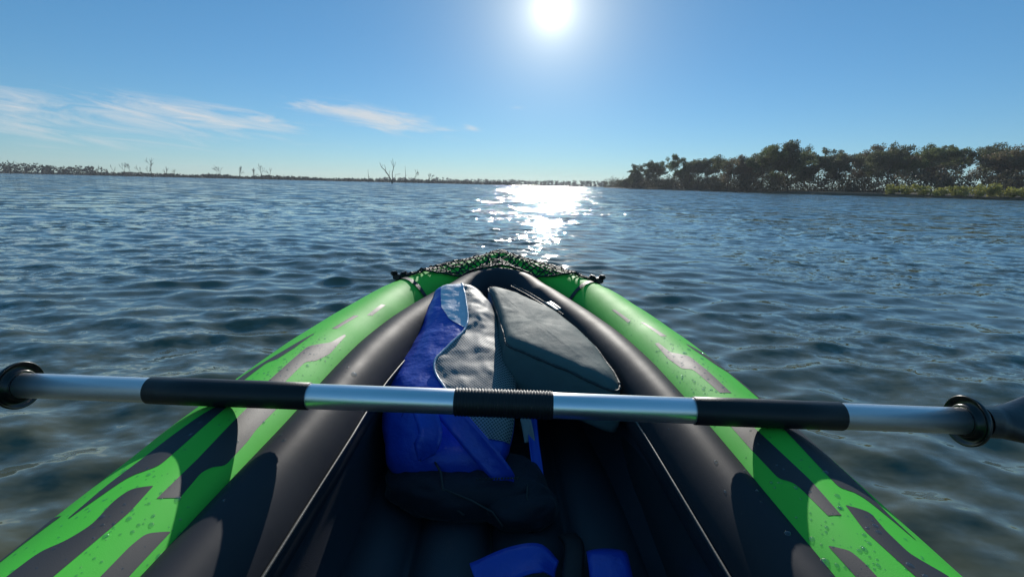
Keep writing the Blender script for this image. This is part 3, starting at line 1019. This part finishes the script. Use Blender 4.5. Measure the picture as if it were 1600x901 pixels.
# floor: lengthwise inflated beams with seams between
nyf = 60
fx = np.linspace(-.27, .27, 109)
v = []
for y in np.linspace(-1.1, 1.3, nyf):
    for x in fx:
        u = (x / .108) % 1.0
        z = 0.045 + 0.034 * math.sqrt(max(0, 1 - (2 * u - 1) ** 2))
        z += 0.003 * mnoise.noise(Vector((x * 14, y * 6, 2)))
        v.append((x, y, z))
mesh_obj("floor", v, grid_faces(nyf, len(fx)), M['floor'], kayak)
for x in (-.108, 0.0, .108):
    mbs = MB()
    pts = [(x + 0.004 * mnoise.noise(Vector((x, y * 7, 0))), y, 0.050 + .002 * mnoise.noise(Vector((x, y * 15, 5)))) for y in np.linspace(.2, 1.2, 60)]
    mbs.tube(pts, 0.0026, 5)
    mbs.build("floor_seam", M['cord_grey'], kayak)


# cargo net over the bow
def net_height(x, y):
    z = 0.25
    y_c = min(y, 1.528)
    X = float(smooth(YK, XO, y_c)); A = float(smooth(YK, AO, y_c)); B = float(smooth(YK, BO, y_c)); Z = float(smooth(YK, ZO, y_c))
    dx = float(smooth(YK, XO, y_c) - smooth(YK, XO, y_c - .01)) / .01
    co = 1 / math.sqrt(1 + dx * dx)
    u = (abs(x) - X) * co / A
    if abs(u) < 1:
        z = max(z, Z + B * math.sqrt(1 - u * u))
    elif abs(x) > X:
        z = Z
    # cockpit tube
    for p in UPATH[60:-60:2]:
        d = math.hypot(x - p.x, y - p.y)
        if d < AI:
            z = max(z, p.z + BI * math.sqrt(1 - (d / AI) ** 2))
    sag = 0.318 - 0.03 * (1 - min(1, abs(abs(x) - .11) / .11))
    if abs(x) < X: z = max(z, sag)
    return z


NU, NV = 54, 12
rim = []
for k in range(NU + 1):
    u = -1 + 2 * k / NU
    s = -1 if u < 0 else 1
    yy_ = 1.535 - (abs(u) ** 1.35) * (1.535 - 1.225)
    P = on_tube(min(yy_, 1.529), R(34), s, 0.003)
    if abs(u) < 0.05: P = Vector((0, 1.545, .335))
    near = Vector((u * 0.262, 1.352 - 0.125 * abs(u) ** 1.25, 0))
    rim.append((near, P))
net_pts = {}
rn = random.Random(4)
for k, (near, far) in enumerate(rim):
    for j in range(NV + 1):
        t = j / NV
        x = near.x * (1 - t) + far.x * t; y = near.y * (1 - t) + far.y * t
        if 0 < j < NV:
            x += rn.gauss(0, .0028); y += rn.gauss(0, .0028)
        z = net_height(x, y) + 0.0035 + abs(rn.gauss(0, .0022))
        if j == NV: z = max(far.z, net_height(x, y) + .003) if abs(x) < .02 else far.z + .003
        net_pts[k, j] = Vector((x, y, z))
mbn = MB()
for k in range(NU + 1):
    for j in range(NV + 1):
        if (k + j) % 2: continue
        for (dk, dj) in ((1, 1), (1, -1)):
            q = (k + dk, j + dj)
            if q in net_pts:
                a, b = net_pts[k, j], net_pts[q]
                if (a - b).length < 0.002: continue
                mid = a.lerp(b, .5); mid.z = max(mid.z, net_height(mid.x, mid.y) + .002) + rn.gauss(0, .0008)
                mbn.tube([a, mid, b], 0.0020, 4, False)
        if rn.random() < .9:
            p = net_pts[k, j]
            mbn.tube([p + Vector((-.003, 0, 0)), p + Vector((0, 0, .001)), p + Vector((.003, 0, 0))], [.0012, .0028, .0012], 5)
net = mbn.build("cargo_net", M['net'], kayak)
net["label"] = "black knotted cargo net stretched over the bow"
for nm, j in (("border_cord", 0), ("border_cord", NV)):
    mbb = MB()
    pts = [net_pts[k, j] for k in range(NU + 1)]
    fine = []
    for a, b in zip(pts[:-1], pts[1:]):
        for q in range(3):
            p = a.lerp(b, q / 3); p.z = max(p.z, net_height(p.x, p.y) + .003 if abs(p.x) < .2 else p.z); fine.append(p)
    mbb.tube(fine, 0.0028, 6)
    mbb.build(nm, M['net'], net)

# clips, webbing loops and patches where the net is tied down
for s in (-1, 1):
    for (yc, ph) in ((1.215, 20), (1.345, 30)):
        if yc > 1.3 and s > 0: continue
        big = 1.0 if yc < 1.3 else 0.55
        c = on_tube(yc, R(ph), s, 0.009)
        bm = bmesh.new()
        for (dx, dy, dz, sx, sy, sz) in ((0, 0, 0, .030, .022, .016), (.012 * s, -.004, .010, .014, .018, .012), (-.012 * s, .006, .008, .010, .026, .010)):
            r_ = bmesh.ops.create_cube(bm, size=1)
            bmesh.ops.scale(bm, vec=(sx * big, sy * big, sz * big), verts=r_['verts'])
            bmesh.ops.rotate(bm, cent=(0, 0, 0), matrix=Matrix.Rotation(0.5 * s + dx * 8, 3, 'Z'), verts=r_['verts'])
            bmesh.ops.translate(bm, vec=(c.x + dx * big, c.y + dy * big, c.z + dz * big), verts=r_['verts'])
        bmesh.ops.bevel(bm, geom=bm.edges[:], offset=.003 * big, segments=2, affect='EDGES')
        me = bpy.data.meshes.new("net_clip"); bm.to_mesh(me); bm.free(); me.materials.append(M['clip'])
        o = bpy.data.objects.new("net_clip", me); COL.objects.link(o); o.parent = kayak
    # webbing loop over the tube
    v = []
    phs = np.linspace(-48, 26, 30)
    for ph in phs:
        for dy in (-.008, .008):
            v.append(on_tube(1.20 + dy + .012 * math.sin(R(float(ph) * 2)), R(float(ph)), s, 0.0025))
    mesh_obj("webbing_loop", v, grid_faces(30, 2), M['net'], kayak)

# water drops on the tubes
mbd = MB()
bm = bmesh.new(); bmesh.ops.create_icosphere(bm, subdivisions=2, radius=1)
ico_v = [v_.co.copy() for v_ in bm.verts]; ico_f = [tuple(x.index for x in f_.verts) for f_ in bm.faces if f_.calc_center_median().z > -.05]; bm.free()
rd = random.Random(9)


def drop(P, nrm, tan, r_):
    nrm = nrm.normalized(); tan = (tan - nrm * tan.dot(nrm)).normalized(); bi = nrm.cross(tan)
    st = rd.uniform(.9, 1.7); h = rd.uniform(.35, .6)
    mbd.add([P + tan * (q.x * r_ * st) + bi * (q.y * r_) + nrm * (q.z * r_ * h) for q in ico_v], ico_f)


for _ in range(950):
    s = rd.choice((-1, 1))
    # drops gather in clusters
    y = rd.choice([rd.uniform(.22, .95), rd.gauss(.60, .05), rd.gauss(.70, .04), rd.gauss(.30, .05)])
    if not .2 < y < 1.1: continue
    ph = R(rd.gauss(-14, 12))
    if not R(-36) < ph < R(20): continue
    e = .004
    P = skin(y, ph, s); nrm = on_tube(y, ph, s, .01) - P
    r_ = min(.0034, .0008 * math.exp(rd.gauss(.0, .55)))
    drop(P, nrm, on_tube(y + e, ph, s) - P, r_)
for _ in range(170):
    i = rd.randrange(24, 60)
    s = rd.choice((-1, 1))
    p = UPATH[i] if s < 0 else UPATH[len(UPATH) - 1 - i]; ph = rd.gauss(0, .5)
    y = p.y + rd.uniform(0, .03)
    if not .2 < y < .75: continue
    nrm = Vector((-math.sin(ph) * BI, 0, math.cos(ph) * ai(y)))
    P = Vector((p.x - ai(y) * math.sin(ph), y, p.z + BI * math.cos(ph)))
    drop(P, nrm, Vector((rd.gauss(0, .5), 1, 0)), min(.004, .0008 * math.exp(rd.gauss(.2, .6))))
dr_ = mbd.build("water_drops", M['drop'], kayak)
dr_["kind"] = "stuff"

# ------------------------------------------------------------------ paddle
PA, PB = Vector((-0.569, 0.493, 0.3153)), Vector((0.500, 0.461, 0.3153))
paddle = empty("kayak_paddle", tuple((PA + PB) / 2))
tag(paddle, "aluminium double ended kayak paddle with black grips lying across the boat", "paddle")
ctr = (PA + PB) / 2
A_ = PA - ctr; B_ = PB - ctr
AX = (B_ - A_).normalized()
LEN = (B_ - A_).length
at_mm = lambda q: A_ + AX * (q * .001)          # millimetres from the left drip ring
RS = 0.0142
mbp = MB()
mbp.lathe(A_ - AX * .03, AX, [(0, RS), (LEN + .06, RS)], 48)
mbp.build("shaft", M['alu'], paddle)
for (p0, p1) in ((157.3, 342.2), (773.8, 933.7)):
    a, b = at_mm(p0), at_mm(p1); L_ = (b - a).length
    mbp = MB()
    mbp.lathe(a, AX, [(0, RS + .0002), (.0006, RS + .0011), (L_ * .3, RS + .0013), (L_ * .7, RS + .0012), (L_ - .0006, RS + .0011), (L_, RS + .0002)], 48)
    mbp.build("grip_sleeve", M['foam'], paddle)
a, b = at_mm(508.0), at_mm(618.0); L_ = (b - a).length
prof = [(0, RS + .0003)]
nr = 30
for k in range(nr * 6 + 1):
    prof.append((.0008 + (L_ - .0016) * k / (nr * 6), RS + .0012 + .0005 * math.sin(2 * math.pi * k / 6) + .0001 * rng.random()))
prof.append((L_, RS + .0003))
mbp = MB(); mbp.lathe(a, AX, prof, 48); mbp.build("centre_ferrule", M['foam'], paddle)
for (px, s) in ((0.0, -1), (1069.6, 1)):
    c = at_mm(px)
    mbp = MB()
    d = AX * (-s)          # the cup opens towards the middle
    mbp.lathe(c - d * .006, d, [(0, RS + .001), (.0005, RS + .0045), (.002, .0235), (.006, .0268), (.0095, .0272), (.0100, .0262), (.0065, .0235), (.005, RS + .004),
                    (.012, RS + .0034), (.0125, RS + .0022), (.0125, RS + .0004)], 48)
    mbp.build("drip_ring", M['clip'], paddle)
    # blade: throat then a spooned oval
    v = []
    st = [(0, .017, .017), (.02, .0175, .016), (.04, .023, .013), (.07, .034, .011), (.11, .052, .009), (.17, .074, .007), (.25, .088, .005), (.33, .090, .004), (.40, .080, .0035), (.45, .055, .003), (.475, .02, .002)]
    tw = R(52)
    up = Vector((0, 0, 1)); side_v = AX.cross(up).normalized(); upv = side_v.cross(AX).normalized()
    wv = (upv * math.cos(tw) - side_v * math.sin(tw)); tv = AX.cross(wv).normalized()
    for (t, w, h) in st:
        base = c + AX * s * (.013 + t) + tv * (-.9 * t * t * .3)
        for k in range(28):
            q = 2 * math.pi * k / 28
            rib = .006 * math.exp(-(math.sin(q - math.pi / 2) + 1) * 0) if False else 0
            v.append(base + wv * (w * math.cos(q)) + tv * (h * math.sin(q) + .10 * (w * math.cos(q)) ** 2 / .09 * min(1, t * 5)))
    fs = grid_faces(len(st), 28, True) + [tuple(range(28)), tuple(len(v) - 28 + k for k in range(28))]
    mesh_obj("blade", v, fs, M['blade'], paddle)

# ------------------------------------------------------------------ gear in the bow
BAG_Y = [.655, .66, .72, .80, .92, 1.02, 1.10, 1.15, 1.165]
BAG_X = [-.10, -.098, -.103, -.104, -.106, -.117, -.133, -.141, -.141]
BAG_Z = [.118, .140, .176, .197, .225, .252, .274, .283, .278]
BAG_W = [.085, .098, .112, .112, .092, .080, .058, .026, .008]


BAG_K = list(range(9))


def bag_pt(v, u, off=0.0):
    """v along the bag 0..1, u angle: 0 = right side, pi/2 = top, pi = left"""
    tt = v * (len(BAG_Y) - 1)
    ks = BAG_K
    c = Vector((float(smooth(ks, BAG_X, tt)), float(smooth(ks, BAG_Y, tt)), float(smooth(ks, BAG_Z, tt))))
    w = max(.004, float(smooth(ks, BAG_W, tt)))
    d = Vector((0, float(smooth(ks, BAG_Y, tt + .05) - smooth(ks, BAG_Y, tt - .05)), float(smooth(ks, BAG_Z, tt + .05) - smooth(ks, BAG_Z, tt - .05)))).normalized()
    nv = Vector((0, -d.z, d.y))
    cu, su = math.cos(u), math.sin(u)
    ex = 0.72
    cx_ = math.copysign(abs(cu) ** ex, cu); sx_ = math.copysign(abs(su) ** ex, su)
    th = (.040 if su > 0 else .085) * min(1, w / .06)
    P = c + Vector((1, 0, 0)) * (w * cx_) + nv * (th * sx_)
    q = P * 22
    wr = 0.0028 * mnoise.noise(q) + 0.0024 * (0.5 - abs(mnoise.noise(Vector((P.x * 34, P.y * 13, P.z * 30))))) + .0011 * mnoise.noise(q * 3)
    P += (nv * sx_ + Vector((cx_, 0, 0))).normalized() * (wr + off)
    P.z = max(P.z, 0.075)
    return P


NVB, NUB = 90, 96
v = [bag_pt(i / (NVB - 1), 2 * math.pi * j / NUB) for i in range(NVB) for j in range(NUB)]
bag = empty("gear_bag", (0, 0, 0))
tag(bag, "blue vinyl gear bag with white mesh panel lying left in the bow", "bag")
mesh_obj("body", v, [tuple(reversed(q)) for q in grid_faces(NVB, NUB, True)] + [tuple(range(NUB)), tuple(len(v) - NUB + k for k in range(NUB))], M['blue'], bag)
# mesh panel on the right half
vk = [.14, .25, .375, .5, .625, .75, .86]
ul = [.55, .02, -.28, .14, .17, .22, .30]


def u_of(x):
    return math.acos(max(-1, min(1, math.copysign(abs(x) ** (1 / .72), x))))


NA, NB = 90, 40
v, uvs = [], []
for i in range(NA):
    t = .14 + (.86 - .14) * i / (NA - 1)
    x0 = float(smooth(vk, ul, t))
    for j in range(NB):
        x = x0 + (.985 - x0) * j / (NB - 1)
        v.append(bag_pt(t, u_of(x), 0.0022))
        uvs.append((x * .1, t * .56))
mesh_obj("mesh_panel", v, [tuple(reversed(q)) for q in grid_faces(NA, NB)], M['mesh'], bag, uvs=uvs)
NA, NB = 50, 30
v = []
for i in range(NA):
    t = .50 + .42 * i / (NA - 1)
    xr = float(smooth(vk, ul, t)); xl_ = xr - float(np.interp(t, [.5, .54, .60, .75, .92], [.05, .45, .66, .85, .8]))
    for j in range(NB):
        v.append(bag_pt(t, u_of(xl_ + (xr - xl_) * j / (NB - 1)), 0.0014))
mesh_obj("painted_glare", v, [tuple(reversed(q)) for q in grid_faces(NA, NB)], M['binding_and_glare'], bag)  # sun glare on the blue vinyl, painted as a whitish patch
mbb = MB()
edge = [bag_pt(t, u_of(float(smooth(vk, ul, t))), 0.003) for t in np.linspace(.14, .86, 70)]
mbb.tube(edge, 0.0022, 6); mbb.build("panel_binding", M['binding_and_glare'], bag)


def ribbon(name, pts, width, mat, parent, wdir=None, thick=.0018, taper=None):
    pts = [Vector(p) for p in pts]
    n = 10 * (len(pts) - 1) + 1
    ks = list(range(len(pts)))
    tt = np.linspace(0, len(pts) - 1, n)
    xs, ys, zs = (smooth(ks, [p[c] for p in pts], tt) for c in range(3))
    P = [Vector((float(a), float(b), float(c))) for a, b, c in zip(xs, ys, zs)]
    v = []
    m = 7
    for i, p in enumerate(P):
        t = (P[min(i + 1, n - 1)] - P[max(i - 1, 0)]).normalized()
        wd = Vector(wdir) if wdir else t.cross(Vector((0, -0.5, 1)))
        wd = (wd - t * wd.dot(t)).normalized(); nm = wd.cross(t)
        w = width * (1 if taper is None else float(np.interp(i / (n - 1), [a for a, _ in taper], [b for _, b in taper])))
        for j in range(m):
            q = -1 + 2 * j / (m - 1)
            v.append(p + wd * (w * .5 * q) + nm * (.003 * (1 - q * q) + .0015 * mnoise.noise(p * 40)))
        for j in range(m):
            q = 1 - 2 * j / (m - 1)
            v.append(p + wd * (w * .5 * q) + nm * (.003 * (1 - q * q) - thick))
    f = grid_faces(n, 2 * m, True) + [tuple(range(2 * m)), tuple(len(v) - 2 * m + k for k in range(2 * m))]
    return mesh_obj(name, v, f, mat, parent)


ribbon("shoulder_strap", [(-0.106, 0.655, 0.225), (-0.08, 0.632, 0.209), (-0.046, 0.612, 0.18), (-0.01, 0.6, 0.143), (0.004, 0.6, 0.123)], .036, M['blue'], bag, wdir=(1, .2, .75), taper=[(0, 1), (.6, 1), (.9, .75), (1, .35)])
ribbon("folded_tab", [(-0.139, 0.655, 0.226), (-0.121, 0.625, 0.212), (-0.114, 0.608, 0.196), (-0.121, 0.602, 0.178), (-0.129, 0.602, 0.158)], .036, M['blue'], bag, wdir=(1, -.1, .15), taper=[(0, .9), (.5, 1), (.75, 1.0), (1, .1)])
ribbon("thin_strap", [(.040, .76, .16), (.042, .70, .14), (.047, .66, .115), (.050, .635, .095)], .017, M['blue'], bag, wdir=(1, 0, 0))
ribbon("care_label", [(.026, .735, .168), (.032, .712, .152), (.036, .698, .135)], .018, M['tag'], bag, wdir=(1, 0, .2))
mbb = MB()
mbb.tube([(-.165, .69, .205), (-.17, .672, .19), (-.165, .660, .165), (-.155, .652, .145), (-.135, .650, .138)], .0022, 6)
mbb.build("edge_binding", M['blue_web'], bag)

# grey cushion wedged on the right
cushion = empty("cushion", (0, 0, 0))
tag(cushion, "grey green padded cushion with stitched edge wedged right in the bow", "cushion")
CP = [(-.060, 1.165, .300, .10), (-.025, 1.160, .298, .10), (.045, 1.075, .283, .10), (.100, .985, .270, .12), (.150, .83, .264, .15), (.172, .70, .262, .17), (.160, .655, .258, .18),
      (.100, .710, .268, .178), (.045, .760, .276, .165), (-.003, .805, .280, .155), (-.014, .86, .285, .14), (-.030, .98, .293, .12), (-.050, 1.10, .299, .10)]
n_c = len(CP)
cc = Vector((sum(p[0] for p in CP) / n_c, sum(p[1] for p in CP) / n_c, 0))


def closed_curve(pts, n):
    ks = list(range(-2, len(pts) + 3))
    ext = [pts[k % len(pts)] for k in ks]
    tt = np.linspace(0, len(pts), n, endpoint=False)
    return np.stack([smooth(ks, [p[c] for p in ext], tt) for c in range(len(pts[0]))], -1)


CC = closed_curve(CP, 120)
v = []
levels = [(0.0, 0, 1), (.25, 0, 1), (.5, 0, 1), (.75, 0, 1), (.90, 0, 1), (.965, -.003, 1), (.992, -.010, 1), (1.0, -.018, 1), (1.0, -.028, 0.85), (1.0, -.05, 0.5), (1.0, -.075, .1), (1.0, -.082, 0)]
NLEV = 0
rings = []
for k in range(14):                     # top surface from centre to rim
    s = 0.05 + 0.95 * k / 13
    ring = []
    for (x, y, zt, zb) in CC:
        X = cc.x + (x - cc.x) * s; Y = cc.y + (y - cc.y) * s
        zc = .278 + (zt - .278) * s
        rim_ = 0.012 * (max(0, (s - .86) / .14)) ** 2
        puff = 0.006 * (1 - s * s)
        wr = .0022 * mnoise.noise(Vector((X * 30, Y * 18, 1))) + .0012 * mnoise.noise(Vector((X * 80, Y * 60, 4)))
        plane = float(np.interp(Y, [.66, .8, 1.0, 1.17], [.262, .276, .288, .302]))
        ring.append((X, Y, plane + puff - rim_ + wr))
    rings.append(ring)
for k in range(1, 11):                 # sides, bulging
    s = k / 10
    ring = []
    for (x, y, zt, zb) in CC:
        bulge = .010 * math.sin(math.pi * s)
        dx, dy = (x - cc.x), (y - cc.y); L_ = math.hypot(dx, dy)
        plane = float(np.interp(y, [.66, .8, 1.0, 1.17], [.262, .276, .288, .302])) - .012
        wr = .004 * mnoise.noise(Vector((x * 26, y * 26, s * 4)))
        ring.append((x + dx / L_ * (bulge + wr), y + dy / L_ * (bulge + wr), plane + (zb - plane) * s))
    rings.append(ring)
v = [p for r_ in rings for p in r_]
fs = grid_faces(len(rings), 120, True) + [tuple(len(v) - 120 + k for k in range(120)), tuple(range(120))[::-1]]
mesh_obj("pad", v, [tuple(reversed(q)) for q in fs], M['grey_fab'], cushion)
mbc = MB()
rimp = [Vector(p) + Vector((0, 0, .001)) for p in rings[13]]
fine = []
for a, b in zip(rimp, rimp[1:] + rimp[:1]):
    for q in range(3): fine.append(a.lerp(b, q / 3))
mbc.tube(fine, [.0022 + .0010 * mnoise.noise(p * 210) for p in fine], 6, False)
mbc.build("piping", M['piping'], cushion)
ribbon("webbing", [(-.005, 1.165, .303), (.04, 1.105, .293), (.08, 1.04, .283), (.112, .985, .274)], .014, M['net'], cushion, wdir=(1, .8, 0))
ribbon("buckle", [(.082, 1.045, .288), (.094, 1.02, .286), (.104, .999, .283)], .017, M['pale'], cushion, wdir=(1, .8, 0), thick=.004)

# dark gear pouch below the bag
pouch = empty("black_pouch", (0, 0, 0))
tag(pouch, "crumpled black fabric pouch with grey piping on the kayak floor", "pouch")


def lump(cx, cy, cz, rx, ry, rz, seed, amp=.012, n=48, m=64, ex=.75):
    v = []
    for i in range(n):
        a = -math.pi / 2 + math.pi * i / (n - 1)
        for j in range(m):
            b = 2 * math.pi * j / m
            d = [math.cos(a) * math.cos(b), math.cos(a) * math.sin(b), math.sin(a)]
            d = [math.copysign(abs(q) ** ex, q) for q in d]
            P = Vector((cx + rx * d[0], cy + ry * d[1], cz + rz * d[2]))
            k = amp * (mnoise.noise(P * 15 + Vector((seed, 0, 0))) + .6 * abs(mnoise.noise(P * 34)) + .25 * mnoise.noise(P * 80))
            P += (P - Vector((cx, cy, cz))).normalized() * k
            P.z = max(P.z, .078)
            v.append(P)
    return v, grid_faces(n, m, True)


vv, ff = lump(-.065, .632, .100, .125, .062, .034, 3)
mesh_obj("body", vv, ff, M['black_fab'], pouch)
vv, ff = lump(.02, .600, .095, .055, .045, .026, 8)
mesh_obj("side_pocket", vv, ff, M['black_fab'], pouch)
mbz = MB()
mbz.tube([(-.115, .625, .150), (-.098, .600, .140), (-.092, .580, .128), (-.075, .567, .110), (-.060, .562, .100)], .0018, 5)
mbz.tube([(-.092, .580, .128), (-.05, .565, .122), (-.02, .555, .112), (-.005, .545, .098)], .0014, 5)
mbz.tube([(.030, .60, .125), (.028, .575, .122), (.035, .562, .112), (.045, .575, .112), (.05, .60, .118)], .0014, 5)
mbz.build("piping", M['cord_grey'], pouch)
mbz = MB()
for k in range(14):
    x = -.045 + .0045 * k
    mbz.tube([(x, .588 + .0004 * k, .139), (x + .0022, .588 + .0004 * k, .1405)], .0016, 5)
mbz.build("zipper", M['cord_grey'], pouch)

# straps by the paddler's feet
seat = empty("seat_strap", (0, 0, 0))
tag(seat, "blue and black seat straps on the kayak floor at the bottom of the picture", "strap")
ribbon("blue_panel", [(-.035, .455, .098), (.005, .470, .108), (.04, .478, .110), (.062, .472, .100)], .05, M['blue'], seat, wdir=(0, 1, .1), taper=[(0, 1), (.7, .8), (1, .5)])
ribbon("blue_tab", [(.122, .42, .100), (.124, .45, .110), (.126, .485, .110), (.128, .503, .100)], .050, M['blue'], seat, wdir=(1, 0, .05))
ribbon("black_strap", [(.075, .43, .096), (.082, .47, .104), (.088, .51, .102), (.083, .54, .092)], .026, M['net'], seat, wdir=(1, 0, .1))
cap = empty("valve_cap", (.186, .435, .10))
tag(cap, "pale grey rounded valve cap on the kayak floor at the bottom edge", "cap")
mbv = MB()
mbv.lathe((0, 0, -.02), (0, 0, 1), [(0, .014), (.02, .0145), (.028, .0135), (.033, .010), (.035, .004)], 28)
mbv.build("cap_top", M['pale'], cap)
mbv = MB(); mbv.lathe((0, 0, -.03), (0, 0, 1), [(0, .02), (.006, .021), (.012, .0205), (.014, .017)], 28); mbv.build("flange", M['floor'], cap)

# ------------------------------------------------------------------ air
HX0, HX1, HY0, HY1, HZ0, HZ1 = -520, 320, -60, 900, -1.6, 16.0
hv = [(x, y, z) for z in (HZ0, HZ1) for y in (HY0, HY1) for x in (HX0, HX1)]
hf = [(0, 2, 3, 1), (4, 5, 7, 6), (0, 1, 5, 4), (2, 6, 7, 3), (0, 4, 6, 2), (1, 3, 7, 5)]
hm = bpy.data.materials.new("haze"); hm.use_nodes = True
hm.node_tree.nodes.clear()
ho = hm.node_tree.nodes.new("ShaderNodeOutputMaterial"); hp = hm.node_tree.nodes.new("ShaderNodeVolumePrincipled")
hp.inputs['Color'].default_value = (0.86, 0.92, 1.0, 1)
hp.inputs['Density'].default_value = 0.00028
hp.inputs['Anisotropy'].default_value = 0.25
hm.node_tree.links.new(hp.outputs[0], ho.inputs['Volume'])
haze = mesh_obj("haze", hv, hf, hm, smooth=False)
tag(haze, "thin pale haze in the air over the lake", "haze", kind="stuff")
